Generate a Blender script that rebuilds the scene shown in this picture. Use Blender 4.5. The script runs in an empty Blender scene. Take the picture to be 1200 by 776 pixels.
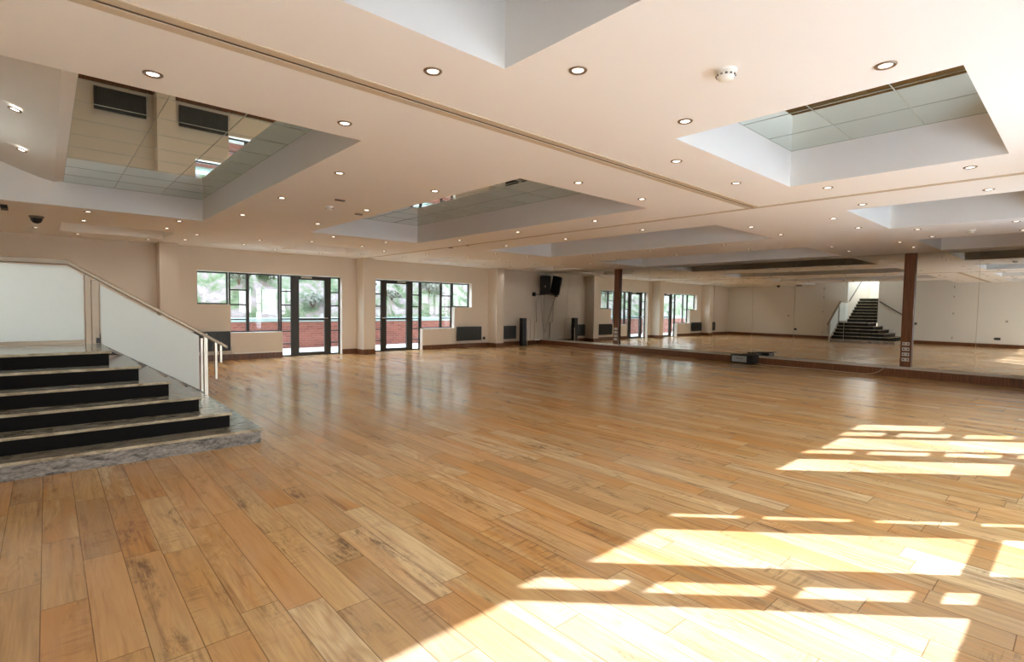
import bpy, bmesh, math, random
from mathutils import Vector, Matrix

# ------------------------------------------------------------------ camera
sc = bpy.context.scene
C = sc.collection
random.seed(7)
camd = bpy.data.cameras.new('camera'); cam = bpy.data.objects.new('camera', camd); C.objects.link(cam)
camd.sensor_width = 36.0; camd.sensor_fit = 'HORIZONTAL'; camd.lens = 608.56 / 1200 * 36
camd.clip_start = 0.05; camd.clip_end = 200
Rv = Vector((0.74517304, -0.66671125, 0.01460335)); Uv = Vector((0.02101162, 0.04536054, 0.99874969)); Fv = Vector((0.66654006, 0.7439345, -0.04781013))
m = Matrix.Identity(4)
for i in range(3):
    m[i][0] = Rv[i]; m[i][1] = Uv[i]; m[i][2] = -Fv[i]
m[2][3] = 1.4
cam.matrix_world = m
sc.camera = cam

# ------------------------------------------------------------------ world, sun, exposure
SKY = 13.0
w = bpy.data.worlds.new('sky'); sc.world = w; w.use_nodes = True
nt = w.node_tree; nt.nodes.clear()
out = nt.nodes.new('ShaderNodeOutputWorld'); bg = nt.nodes.new('ShaderNodeBackground')
tc = nt.nodes.new('ShaderNodeTexCoord'); sp = nt.nodes.new('ShaderNodeSeparateXYZ'); rp = nt.nodes.new('ShaderNodeValToRGB')
nt.links.new(tc.outputs['Generated'], sp.inputs[0]); nt.links.new(sp.outputs['Z'], rp.inputs[0])
rp.color_ramp.elements[0].position = 0.0; rp.color_ramp.elements[0].color = (0.95, 0.97, 1.0, 1)
rp.color_ramp.elements[1].position = 0.7; rp.color_ramp.elements[1].color = (0.60, 0.76, 1.0, 1)
nt.links.new(rp.outputs[0], bg.inputs[0]); bg.inputs[1].default_value = SKY
nt.links.new(bg.outputs[0], out.inputs[0])

sund = bpy.data.lights.new('sun', 'SUN'); sun = bpy.data.objects.new('sun', sund); C.objects.link(sun)
sund.energy = 25.0; sund.color = (0.76, 0.90, 1.42); sund.angle = math.radians(0.5)
sd = Vector((-1.02, 1.0, -1 / 1.2)).normalized()
sun.rotation_euler = sd.to_track_quat('-Z', 'Y').to_euler()
sun.location = (4, -6, 8)
LAMP_W = 6.5

vs = sc.view_settings
vs.view_transform = 'Standard'; vs.look = 'None'; vs.gamma = 1.0; vs.use_curve_mapping = False
vs.exposure = 0.40
cy = sc.cycles
cy.use_denoising = True
cy.max_bounces = 12; cy.diffuse_bounces = 7; cy.glossy_bounces = 6; cy.transparent_max_bounces = 12; cy.transmission_bounces = 4
cy.sample_clamp_indirect = 6.0; cy.caustics_reflective = False; cy.caustics_refractive = False
cy.use_adaptive_sampling = False

# ------------------------------------------------------------------ helpers
def srgb(r, g, b):
    f = lambda c: (c / 255 / 12.92) if c / 255 <= 0.04045 else ((c / 255 + 0.055) / 1.055) ** 2.4
    return (f(r), f(g), f(b), 1)

def mat(name, col, rough=0.6, metal=0.0, noise=0.04, scale=12.0, spec=0.5, bump=0.0, coat=0.0):
    """Procedural paint-like material: base colour slightly mottled with noise."""
    mt = bpy.data.materials.new(name); mt.use_nodes = True
    n = mt.node_tree; b = n.nodes['Principled BSDF']
    b.inputs['Roughness'].default_value = rough; b.inputs['Metallic'].default_value = metal
    b.inputs['Specular IOR Level'].default_value = spec
    if coat: b.inputs['Coat Weight'].default_value = coat; b.inputs['Coat Roughness'].default_value = 0.08
    g = n.nodes.new('ShaderNodeNewGeometry'); nz = n.nodes.new('ShaderNodeTexNoise'); nz.inputs['Scale'].default_value = scale
    nz.inputs['Detail'].default_value = 3
    n.links.new(g.outputs['Position'], nz.inputs['Vector'])
    mx = n.nodes.new('ShaderNodeMix'); mx.data_type = 'RGBA'
    c = col
    mx.inputs[6].default_value = (c[0] * (1 - noise), c[1] * (1 - noise), c[2] * (1 - noise), 1)
    mx.inputs[7].default_value = (min(1, c[0] * (1 + noise)), min(1, c[1] * (1 + noise)), min(1, c[2] * (1 + noise)), 1)
    n.links.new(nz.outputs[0], mx.inputs[0]); n.links.new(mx.outputs[2], b.inputs['Base Color'])
    if bump:
        bp = n.nodes.new('ShaderNodeBump'); bp.inputs['Strength'].default_value = bump; bp.inputs['Distance'].default_value = 0.01
        n.links.new(nz.outputs[0], bp.inputs['Height']); n.links.new(bp.outputs[0], b.inputs['Normal'])
    return mt

class MB:
    def __init__(s): s.v = []; s.f = []; s.mi = []
    def poly(s, pts, m=0):
        k = len(s.v); s.v += [tuple(p) for p in pts]; s.f.append(tuple(range(k, k + len(pts)))); s.mi.append(m)
    def box(s, x0, x1, y0, y1, z0, z1, m=0):
        x0, x1 = min(x0, x1), max(x0, x1); y0, y1 = min(y0, y1), max(y0, y1); z0, z1 = min(z0, z1), max(z0, z1)
        k = len(s.v)
        s.v += [(x, y, z) for z in (z0, z1) for y in (y0, y1) for x in (x0, x1)]
        for q in ((0, 2, 3, 1), (4, 5, 7, 6), (0, 1, 5, 4), (2, 6, 7, 3), (0, 4, 6, 2), (1, 3, 7, 5)):
            s.f.append(tuple(k + a for a in q)); s.mi.append(m)
        return s
    def prism(s, pts, d, m=0):
        """closed polygon pts (3D) extruded by vector d"""
        k = len(s.v); n = len(pts); d = Vector(d)
        a = [Vector(p) for p in pts]
        s.v += [tuple(p) for p in a] + [tuple(p + d) for p in a]
        s.f.append(tuple(range(k, k + n))[::-1]); s.mi.append(m)
        s.f.append(tuple(range(k + n, k + 2 * n))); s.mi.append(m)
        for i in range(n):
            j = (i + 1) % n
            s.f.append((k + i, k + j, k + n + j, k + n + i)); s.mi.append(m)
        return s
    def tube(s, pts, r, seg=10, m=0, cap=True):
        pts = [Vector(p) for p in pts]; k = len(s.v); rings = []
        up = Vector((0, 0, 1))
        for i, p in enumerate(pts):
            t = (pts[min(i + 1, len(pts) - 1)] - pts[max(i - 1, 0)]).normalized()
            a = up if abs(t.dot(up)) < 0.95 else Vector((1, 0, 0))
            u = t.cross(a).normalized(); v = u.cross(t).normalized()
            rr = r[i] if isinstance(r, (list, tuple)) else r
            ring = []
            for j in range(seg):
                an = 2 * math.pi * j / seg
                s.v.append(tuple(p + u * math.cos(an) * rr + v * math.sin(an) * rr)); ring.append(len(s.v) - 1)
            rings.append(ring)
        for a, b in zip(rings, rings[1:]):
            for j in range(seg):
                s.f.append((a[j], b[j], b[(j + 1) % seg], a[(j + 1) % seg])); s.mi.append(m)
        if cap:
            s.f.append(tuple(rings[0])); s.mi.append(m); s.f.append(tuple(rings[-1])[::-1]); s.mi.append(m)
        return s
    def lathe(s, prof, c=(0, 0, 0), seg=24, m=0):
        """prof: list of (radius, z)"""
        k = len(s.v); c = Vector(c); rings = []
        for r, z in prof:
            ring = []
            for j in range(seg):
                an = 2 * math.pi * j / seg
                s.v.append((c.x + r * math.cos(an), c.y + r * math.sin(an), c.z + z)); ring.append(len(s.v) - 1)
            rings.append(ring)
        for a, b in zip(rings, rings[1:]):
            for j in range(seg):
                s.f.append((a[j], a[(j + 1) % seg], b[(j + 1) % seg], b[j])); s.mi.append(m)
        return s
    def build(s, name, mats, parent=None, bevel=0.0, smooth=False, fix=True):
        me = bpy.data.meshes.new(name); me.from_pydata(s.v, [], s.f); me.update()
        if not isinstance(mats, (list, tuple)): mats = [mats]
        for q in mats: me.materials.append(q)
        for p, i in zip(me.polygons, s.mi): p.material_index = i
        if fix:
            b = bmesh.new(); b.from_mesh(me); bmesh.ops.recalc_face_normals(b, faces=b.faces); b.to_mesh(me); b.free()
        if smooth:
            for p in me.polygons: p.use_smooth = True
        o = bpy.data.objects.new(name, me); C.objects.link(o)
        if parent is not None: o.parent = parent
        if bevel:
            bv = o.modifiers.new('bevel', 'BEVEL'); bv.width = bevel; bv.segments = 2; bv.limit_method = 'ANGLE'
        return o

def rel(o, root):
    """keep a part built in world coordinates in place under its root"""
    o.parent = root; o.matrix_parent_inverse = Matrix.Translation(root.location).inverted() if root.type == 'EMPTY' else Matrix.Identity(4)
    return o

def thing(name, label, cat, loc=(0, 0, 0), group=None, rz=0):
    o = bpy.data.objects.new(name, None); C.objects.link(o); o.location = loc; o.rotation_euler = (0, 0, rz)
    o.empty_display_size = 0.1
    o['label'] = label; o['category'] = cat
    if group: o['group'] = group
    return o

def tag(o, label, cat, group=None):
    o['label'] = label; o['category'] = cat
    if group: o['group'] = group
    return o

def struct(o, label=None, cat=None):
    o['kind'] = 'structure'
    if label: o['label'] = label
    if cat: o['category'] = cat
    return o

def at_origin(o, p):
    """move the mesh so that the object's origin sits at p while the shape stays"""
    p = Vector(p)
    for v in o.data.vertices: v.co -= p
    o.location = p
    return o

# ------------------------------------------------------------------ materials
M = {}
M['wall'] = mat('wall_paint', srgb(226, 214, 196), 0.7, noise=0.015, scale=3)
M['ceil'] = mat('ceiling_paint', srgb(247, 246, 242), 0.75, noise=0.012, scale=2)
M['wall_left'] = mat('left_wall_paint', srgb(232, 229, 220), 0.65, noise=0.012, scale=3)
M['wall_far'] = mat('far_wall_paint', srgb(224, 212, 196), 0.7, noise=0.015, scale=3)
M['white'] = mat('white_paint', srgb(236, 234, 226), 0.5, noise=0.01)
M['band'] = mat('ceiling_track_paint', srgb(205, 190, 165), 0.6, noise=0.02)
M['gap'] = mat('dark_gap', srgb(95, 85, 72), 0.7)
M['steel_dark'] = mat('dark_bronze_frame', srgb(52, 48, 44), 0.4, 0.3, noise=0.05)
M['black'] = mat('black_plastic', srgb(20, 20, 22), 0.5, noise=0.1)
M['charcoal'] = mat('charcoal_enamel', srgb(45, 46, 44), 0.45, noise=0.06)
M['chrome'] = mat('brushed_steel', srgb(200, 192, 178), 0.28, 0.9, noise=0.05, scale=60)
M['rail'] = mat('dull_bronze_steel', srgb(150, 134, 116), 0.4, 0.8, noise=0.06, scale=60)
M['panel'] = mat('frosted_white_panel', srgb(228, 230, 222), 0.35, noise=0.01)
M['cable'] = mat('cream_cable', srgb(170, 150, 125), 0.6)
M['dcable'] = mat('grey_cable', srgb(110, 98, 84), 0.6)
M['plate'] = mat('socket_plate', srgb(205, 200, 190), 0.35)
M['grey'] = mat('pale_grey_face', srgb(150, 155, 152), 0.45)
M['concrete'] = mat('terrace_paving', srgb(165, 160, 150), 0.85, noise=0.12, scale=5, bump=0.3)
M['coping'] = mat('pale_stone_coping', srgb(150, 168, 164), 0.7, noise=0.08)
M['bark'] = mat('shrub_stem', srgb(90, 72, 52), 0.9, noise=0.2)

def wood_dark():
    mt = bpy.data.materials.new('dark_stained_wood'); mt.use_nodes = True
    n = mt.node_tree; b = n.nodes['Principled BSDF']; g = n.nodes.new('ShaderNodeNewGeometry')
    mp = n.nodes.new('ShaderNodeMapping'); mp.inputs['Scale'].default_value = (3, 3, 30)
    mp2 = n.nodes.new('ShaderNodeMapping'); mp2.inputs['Scale'].default_value = (40, 40, 2)
    nz = n.nodes.new('ShaderNodeTexNoise'); nz.inputs['Scale'].default_value = 1.0; nz.inputs['Detail'].default_value = 5
    rp = n.nodes.new('ShaderNodeValToRGB')
    rp.color_ramp.elements[0].position = 0.3; rp.color_ramp.elements[0].color = srgb(74, 42, 20)
    rp.color_ramp.elements[1].position = 0.7; rp.color_ramp.elements[1].color = srgb(128, 78, 42)
    n.links.new(g.outputs['Position'], mp2.inputs[0]); n.links.new(mp2.outputs[0], nz.inputs['Vector'])
    n.links.new(nz.outputs[0], rp.inputs[0]); n.links.new(rp.outputs[0], b.inputs['Base Color'])
    b.inputs['Roughness'].default_value = 0.4
    return mt
M['wood'] = wood_dark()

def mirror(name, col, rough=0.01):
    mt = bpy.data.materials.new(name); mt.use_nodes = True
    n = mt.node_tree; b = n.nodes['Principled BSDF']
    nz = n.nodes.new('ShaderNodeTexNoise'); nz.inputs['Scale'].default_value = 0.8
    mr = n.nodes.new('ShaderNodeMapRange'); mr.inputs[3].default_value = rough; mr.inputs[4].default_value = rough * 2
    n.links.new(nz.outputs[0], mr.inputs[0]); n.links.new(mr.outputs[0], b.inputs['Roughness'])
    b.inputs['Base Color'].default_value = col; b.inputs['Metallic'].default_value = 1.0
    return mt
M['mirror'] = mirror('wall_mirror_silver', (0.80, 0.82, 0.80, 1))
M['cmirror'] = mirror('tinted_ceiling_mirror', (0.76, 0.83, 0.76, 1))

def glass():
    mt = bpy.data.materials.new('window_glass'); mt.use_nodes = True
    n = mt.node_tree; n.nodes.clear()
    o = n.nodes.new('ShaderNodeOutputMaterial'); t = n.nodes.new('ShaderNodeBsdfTransparent'); g = n.nodes.new('ShaderNodeBsdfGlossy')
    t.inputs[0].default_value = (0.93, 0.96, 0.95, 1); g.inputs['Roughness'].default_value = 0.02
    lw = n.nodes.new('ShaderNodeLayerWeight'); pw = n.nodes.new('ShaderNodeMath'); pw.operation = 'POWER'; pw.inputs[1].default_value = 5.0
    f = n.nodes.new('ShaderNodeMath'); f.operation = 'MULTIPLY_ADD'; f.inputs[1].default_value = 0.9; f.inputs[2].default_value = 0.03
    n.links.new(lw.outputs['Facing'], pw.inputs[0]); n.links.new(pw.outputs[0], f.inputs[0]); x = n.nodes.new('ShaderNodeMixShader')
    n.links.new(f.outputs[0], x.inputs[0]); n.links.new(t.outputs[0], x.inputs[1]); n.links.new(g.outputs[0], x.inputs[2]); n.links.new(x.outputs[0], o.inputs[0])
    return mt
M['glass'] = glass()

def emit(name, col, s):
    mt = bpy.data.materials.new(name); mt.use_nodes = True
    b = mt.node_tree.nodes['Principled BSDF']; b.inputs['Emission Color'].default_value = col; b.inputs['Emission Strength'].default_value = s
    b.inputs['Base Color'].default_value = (0.9, 0.9, 0.9, 1)
    return mt
M['lamp'] = emit('warm_lamp_face', (1.0, 0.88, 0.74, 1), 5.0)

def granite(name, a, bcol, rough, scale=60):
    mt = bpy.data.materials.new(name); mt.use_nodes = True
    n = mt.node_tree; b = n.nodes['Principled BSDF']; g = n.nodes.new('ShaderNodeNewGeometry')
    mp = n.nodes.new('ShaderNodeMapping'); mp.inputs['Scale'].default_value = (1, 2.2, 3); n.links.new(g.outputs['Position'], mp.inputs[0])
    nz = n.nodes.new('ShaderNodeTexNoise'); nz.inputs['Scale'].default_value = scale; nz.inputs['Detail'].default_value = 6; nz.inputs['Roughness'].default_value = 0.75
    n2 = n.nodes.new('ShaderNodeTexNoise'); n2.inputs['Scale'].default_value = 5; n2.inputs['Detail'].default_value = 5; n2.inputs['Distortion'].default_value = 1.5
    n.links.new(mp.outputs[0], nz.inputs['Vector']); n.links.new(mp.outputs[0], n2.inputs['Vector'])
    ad = n.nodes.new('ShaderNodeMath'); ad.operation = 'ADD'; n.links.new(nz.outputs[0], ad.inputs[0]); n.links.new(n2.outputs[0], ad.inputs[1])
    hf = n.nodes.new('ShaderNodeMath'); hf.operation = 'MULTIPLY'; hf.inputs[1].default_value = 0.5; n.links.new(ad.outputs[0], hf.inputs[0])
    rp = n.nodes.new('ShaderNodeValToRGB'); rp.color_ramp.elements[0].position = 0.38; rp.color_ramp.elements[0].color = a
    rp.color_ramp.elements[1].position = 0.62; rp.color_ramp.elements[1].color = bcol
    n.links.new(hf.outputs[0], rp.inputs[0]); n.links.new(rp.outputs[0], b.inputs['Base Color']); b.inputs['Roughness'].default_value = rough
    return mt
M['granite'] = granite('polished_granite', srgb(104, 96, 82), srgb(160, 150, 132), 0.16)
M['granite_edge'] = granite('rough_granite_edge', srgb(120, 105, 78), srgb(215, 200, 170), 0.6, 90)
M['granite_riser'] = granite('grey_granite_riser', srgb(62, 58, 55), srgb(176, 168, 158), 0.5, 34)
M['riser'] = mat('black_riser', srgb(12, 9, 8), 0.75, noise=0.2, spec=0.2, scale=25)

def brick():
    mt = bpy.data.materials.new('red_brick'); mt.use_nodes = True
    n = mt.node_tree; b = n.nodes['Principled BSDF']; g = n.nodes.new('ShaderNodeNewGeometry')
    s = n.nodes.new('ShaderNodeSeparateXYZ'); c = n.nodes.new('ShaderNodeCombineXYZ')
    n.links.new(g.outputs['Position'], s.inputs[0]); n.links.new(s.outputs['X'], c.inputs['X']); n.links.new(s.outputs['Z'], c.inputs['Y'])
    t = n.nodes.new('ShaderNodeTexBrick'); t.inputs['Scale'].default_value = 1.0; t.inputs['Brick Width'].default_value = 0.22; t.inputs['Row Height'].default_value = 0.075
    t.inputs['Mortar Size'].default_value = 0.006; t.inputs['Color1'].default_value = srgb(142, 84, 72); t.inputs['Color2'].default_value = srgb(120, 68, 60); t.inputs['Mortar'].default_value = srgb(140, 112, 100)
    n.links.new(c.outputs[0], t.inputs[0]); n.links.new(t.outputs[0], b.inputs['Base Color']); b.inputs['Roughness'].default_value = 0.85
    return mt
M['brick'] = brick()

def hill_mat():
    mt = bpy.data.materials.new('scrubby_hillside'); mt.use_nodes = True
    n = mt.node_tree; b = n.nodes['Principled BSDF']; g = n.nodes.new('ShaderNodeNewGeometry')
    nz = n.nodes.new('ShaderNodeTexNoise'); nz.inputs['Scale'].default_value = 2.2; nz.inputs['Detail'].default_value = 8; nz.inputs['Roughness'].default_value = 0.7
    n.links.new(g.outputs['Position'], nz.inputs['Vector'])
    rp = n.nodes.new('ShaderNodeValToRGB'); e = rp.color_ramp.elements
    e[0].position = 0.36; e[0].color = srgb(48, 60, 38); e[1].position = 0.66; e[1].color = srgb(142, 140, 128)
    k = e.new(0.46); k.color = srgb(84, 98, 62); k = e.new(0.55); k.color = srgb(120, 104, 102)
    n.links.new(nz.outputs[0], rp.inputs[0]); n.links.new(rp.outputs[0], b.inputs['Base Color']); b.inputs['Roughness'].default_value = 0.9
    return mt
M['hill'] = hill_mat()

def leaf(name, c1, c2):
    mt = bpy.data.materials.new(name); mt.use_nodes = True
    n = mt.node_tree; b = n.nodes['Principled BSDF']; g = n.nodes.new('ShaderNodeNewGeometry')
    rp = n.nodes.new('ShaderNodeValToRGB'); rp.color_ramp.elements[0].color = c1; rp.color_ramp.elements[1].color = c2
    n.links.new(g.outputs['Random Per Island'], rp.inputs[0]); n.links.new(rp.outputs[0], b.inputs['Base Color']); b.inputs['Roughness'].default_value = 0.7
    return mt
M['leaf_g'] = leaf('green_leaves', srgb(42, 60, 28), srgb(96, 116, 66))
M['leaf_p'] = leaf('pale_dry_leaves', srgb(66, 76, 50), srgb(132, 130, 116))

def floor_mat():
    mt = bpy.data.materials.new('reclaimed_plank_floor'); mt.use_nodes = True
    n = mt.node_tree; L = n.links; N = n.nodes.new; b = n.nodes['Principled BSDF']
    g = N('ShaderNodeNewGeometry'); s = N('ShaderNodeSeparateXYZ'); L.new(g.outputs['Position'], s.inputs[0])
    def mth(op, a, bb=None, c=None):
        q = N('ShaderNodeMath'); q.operation = op
        for i, x in enumerate((a, bb, c)):
            if x is None: continue
            if isinstance(x, (int, float)): q.inputs[i].default_value = x
            else: L.new(x, q.inputs[i])
        return q.outputs[0]
    W = 0.167
    u = mth('DIVIDE', mth('ADD', s.outputs['X'], 0.05 + 20 * W), W)
    row = mth('FLOOR', u); fu = mth('FRACT', u)
    wn = N('ShaderNodeTexWhiteNoise'); wn.noise_dimensions = '1D'; L.new(row, wn.inputs['W'])
    wc = N('ShaderNodeSeparateColor'); L.new(wn.outputs['Color'], wc.inputs[0])
    ln = mth('MULTIPLY_ADD', wc.outputs[0], 0.7, 0.85)
    vv = mth('DIVIDE', mth('ADD', mth('MULTIPLY_ADD', wc.outputs[1], 9.0, 30.0), s.outputs['Y']), ln)
    idx = mth('FLOOR', vv); fv = mth('FRACT', vv)
    cb = N('ShaderNodeCombineXYZ'); L.new(row, cb.inputs[0]); L.new(idx, cb.inputs[1])
    wp = N('ShaderNodeTexWhiteNoise'); wp.noise_dimensions = '3D'; L.new(cb.outputs[0], wp.inputs['Vector'])
    pc = N('ShaderNodeSeparateColor'); L.new(wp.outputs['Color'], pc.inputs[0])
    # grain coordinates, shifted per plank
    off = N('ShaderNodeVectorMath'); off.operation = 'SCALE'; off.inputs[3].default_value = 13.0; L.new(wp.outputs['Color'], off.inputs[0])
    ad = N('ShaderNodeVectorMath'); ad.operation = 'ADD'; L.new(g.outputs['Position'], ad.inputs[0]); L.new(off.outputs[0], ad.inputs[1])
    def mapped(sx, sy):
        q = N('ShaderNodeMapping'); q.inputs['Scale'].default_value = (sx, sy, 1); L.new(ad.outputs[0], q.inputs[0]); return q.outputs[0]
    def noise(vec, sc_, det=4, rg=0.6, dist=0.0):
        q = N('ShaderNodeTexNoise'); q.inputs['Scale'].default_value = sc_; q.inputs['Detail'].default_value = det; q.inputs['Roughness'].default_value = rg
        q.inputs['Distortion'].default_value = dist; L.new(vec, q.inputs['Vector']); return q.outputs[0]
    fine = noise(mapped(34, 1.6), 1.0, 7, 0.72)
    rings = noise(mapped(7, 0.9), 1.0, 2, 0.5, 0.6)
    ringw = mth('FRACT', mth('MULTIPLY', rings, 11.0))
    ringl = mth('POWER', mth('ABSOLUTE', mth('SUBTRACT', ringw, 0.5)), 1.5)
    def mix(f, a, bb, mode='MIX'):
        q = N('ShaderNodeMix'); q.data_type = 'RGBA'; q.blend_type = mode
        if isinstance(f, (int, float)): q.inputs[0].default_value = f
        else: L.new(f, q.inputs[0])
        for i, x in ((6, a), (7, bb)):
            if isinstance(x, tuple): q.inputs[i].default_value = x
            else: L.new(x, q.inputs[i])
        return q.outputs[2]
    rp = N('ShaderNodeValToRGB'); e = rp.color_ramp.elements
    e[0].position = 0.0; e[0].color = srgb(184, 142, 92); e[1].position = 1.0; e[1].color = srgb(226, 196, 148)
    for p, c in ((0.2, srgb(206, 160, 98)), (0.42, srgb(216, 178, 122)), (0.6, srgb(198, 158, 106)), (0.8, srgb(222, 182, 124))):
        k = e.new(p); k.color = c
    L.new(pc.outputs[0], rp.inputs[0])
    col = rp.outputs[0]
    # slow orange heartwood figure inside planks
    heart = N('ShaderNodeMapRange'); heart.inputs[1].default_value = 0.46; heart.inputs[2].default_value = 0.60; L.new(noise(mapped(6, 0.8), 1.0, 2, 0.5, 0.8), heart.inputs[0])
    col = mix(mth('MULTIPLY', heart.outputs[0], mth('MULTIPLY', pc.outputs[1], 0.75)), col, srgb(196, 132, 64))
    col = mix(mth('MULTIPLY', ringl, mth('MULTIPLY_ADD', pc.outputs[2], 1.3, 0.3)), col, srgb(176, 128, 74))
    gr = N('ShaderNodeMapRange'); gr.inputs[1].default_value = 0.42; gr.inputs[2].default_value = 0.66; L.new(fine, gr.inputs[0])
    col = mix(mth('MULTIPLY', gr.outputs[0], 0.5), col, srgb(148, 108, 74))
    # black weathered scuffs and saw marks
    sc1 = N('ShaderNodeMapRange'); sc1.inputs[1].default_value = 0.54; sc1.inputs[2].default_value = 0.66; L.new(noise(mapped(5, 1.6), 1.0, 5, 0.65), sc1.inputs[0])
    sc2 = N('ShaderNodeMapRange'); sc2.inputs[1].default_value = 0.45; sc2.inputs[2].default_value = 0.60; L.new(noise(mapped(30, 7), 1.0, 6, 0.75), sc2.inputs[0])
    col = mix(mth('MULTIPLY', mth('MULTIPLY', sc1.outputs[0], sc2.outputs[0]), 0.75), col, srgb(66, 44, 34))
    # cross-grain saw marks on a few boards
    sw1 = N('ShaderNodeMapRange'); sw1.inputs[1].default_value = 0.55; sw1.inputs[2].default_value = 0.68; L.new(noise(mapped(4, 2.2), 1.0, 3, 0.6), sw1.inputs[0])
    sw2 = N('ShaderNodeMapRange'); sw2.inputs[1].default_value = 0.5; sw2.inputs[2].default_value = 0.62; L.new(noise(mapped(5, 60), 1.0, 3, 0.6), sw2.inputs[0])
    col = mix(mth('MULTIPLY', mth('MULTIPLY', sw1.outputs[0], sw2.outputs[0]), 0.5), col, srgb(96, 66, 46))
    # thin dark drying streaks along the grain
    st1 = N('ShaderNodeMapRange'); st1.inputs[1].default_value = 0.58; st1.inputs[2].default_value = 0.68; L.new(noise(mapped(22, 0.9), 1.0, 4, 0.6), st1.inputs[0])
    col = mix(mth('MULTIPLY', st1.outputs[0], 0.6), col, srgb(118, 76, 44))
    # grey dusty wear, larger than planks
    pw = N('ShaderNodeTexNoise'); pw.inputs['Scale'].default_value = 0.55; pw.inputs['Detail'].default_value = 5; L.new(g.outputs['Position'], pw.inputs['Vector'])
    pwr = N('ShaderNodeMapRange'); pwr.inputs[1].default_value = 0.45; pwr.inputs[2].default_value = 0.7; pwr.inputs[4].default_value = 0.35; L.new(pw.outputs[0], pwr.inputs[0])
    og = N('ShaderNodeTexNoise'); og.inputs['Scale'].default_value = 0.33; og.inputs['Detail'].default_value = 3; L.new(off.outputs[0], og.inputs['Vector'])
    ogm = N('ShaderNodeMapRange'); ogm.inputs[1].default_value = 0.48; ogm.inputs[2].default_value = 0.62; ogm.inputs[4].default_value = 0.42; L.new(og.outputs[0], ogm.inputs[0])
    col = mix(ogm.outputs[0], col, srgb(204, 138, 72))
    col = mix(pwr.outputs[0], col, srgb(190, 165, 135))
    # nail holes / knots
    vr = N('ShaderNodeTexVoronoi'); vr.inputs['Scale'].default_value = 2.3; L.new(ad.outputs[0], vr.inputs['Vector'])
    kn = N('ShaderNodeMapRange'); kn.inputs[1].default_value = 0.03; kn.inputs[2].default_value = 0.0; L.new(vr.outputs['Distance'], kn.inputs[0])
    col = mix(mth('MULTIPLY', kn.outputs[0], 0.85), col, srgb(50, 32, 24))
    # seams
    eu = mth('MULTIPLY', mth('MINIMUM', fu, mth('SUBTRACT', 1.0, fu)), W)
    ev = mth('MULTIPLY', mth('MINIMUM', fv, mth('SUBTRACT', 1.0, fv)), ln)
    ed = mth('MINIMUM', eu, ev)
    sm = N('ShaderNodeMapRange'); sm.inputs[1].default_value = 0.0028; sm.inputs[2].default_value = 0.0008; L.new(ed, sm.inputs[0])
    col = mix(mth('MULTIPLY', sm.outputs[0], 0.72), col, srgb(70, 44, 26))
    L.new(col, b.inputs['Base Color'])
    rr = N('ShaderNodeMapRange'); rr.inputs[3].default_value = 0.14; rr.inputs[4].default_value = 0.24; L.new(pw.outputs[0], rr.inputs[0])
    L.new(rr.outputs[0], b.inputs['Roughness'])
    bp = N('ShaderNodeBump'); bp.inputs['Strength'].default_value = 0.25; bp.inputs['Distance'].default_value = 0.003
    hh = mth('SUBTRACT', mth('MULTIPLY', fine, 0.25), sm.outputs[0]); L.new(hh, bp.inputs['Height']); L.new(bp.outputs[0], b.inputs['Normal'])
    b.inputs['Specular IOR Level'].default_value = 0.5
    return mt
M['floor'] = floor_mat()

# ------------------------------------------------------------------ dimensions
XL, XR, YB, YW, H = -0.9, 14.0, -0.7, 13.98, 2.67
GZ = 3.03

# ------------------------------------------------------------------ floor
struct(MB().box(XL - 0.1, XR + 0.1, YB, YW + 0.1, -0.08, 0).build('floor', M['floor']))

# ------------------------------------------------------------------ ceiling with coffers
coffers = [  # x0,x1,y0,y1,top,mirror
    (-0.35, 1.855, 0.50, 2.16, GZ, 'nearest coffer, at the top edge of the photo'),
    (3.53, 5.73, 0.50, 2.14, GZ, 'bright coffer at the upper right'),
    (7.55, 9.65, 0.50, 2.13, GZ, 'coffer above the near wooden column, left of the detector'),
    (11.42, 13.6, 0.50, 2.12, GZ, 'small coffer touching the mirror wall above the near column'),
    (3.53, 5.73, 3.85, 9.37, GZ, 'long coffer in the middle of the ceiling'),
    (7.55, 9.65, 3.85, 9.33, GZ, 'long coffer beyond the ceiling joint'),
    (11.42, 13.6, 3.9, 9.25, GZ, 'long coffer that runs beside the mirror wall'),
    (0.2, 1.8, 11.35, 12.75, 2.95, None), (4.1, 5.7, 11.35, 12.75, 2.95, None), (7.9, 9.5, 11.35, 12.75, 2.95, None), (11.8, 13.3, 11.35, 12.75, 2.95, None)]
holes = [c[:5] for c in coffers] + [(XL, 1.855, 3.86, 9.4, GZ)]
xs = sorted({XL, XR} | {h[0] for h in holes} | {h[1] for h in holes}); ys = sorted({YB, YW} | {h[2] for h in holes} | {h[3] for h in holes})
cb = MB()
def inhole(x, y): return any(h[0] < x < h[1] and h[2] < y < h[3] for h in holes)
for a, b2 in zip(xs, xs[1:]):
    for c, d in zip(ys, ys[1:]):
        if not inhole((a + b2) / 2, (c + d) / 2): cb.poly([(a, c, H), (a, d, H), (b2, d, H), (b2, c, H)])
for h in holes[:-1]:
    x0, x1, y0, y1, t = h
    for p, q in (((x0, y0), (x1, y0)), ((x1, y0), (x1, y1)), ((x1, y1), (x0, y1)), ((x0, y1), (x0, y0))):
        cb.poly([(p[0], p[1], H), (q[0], q[1], H), (q[0], q[1], t + .02), (p[0], p[1], t + .02)])
    cb.poly([(x0, y0, t + .02), (x1, y0, t + .02), (x1, y1, t + .02), (x0, y1, t + .02)])
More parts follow.
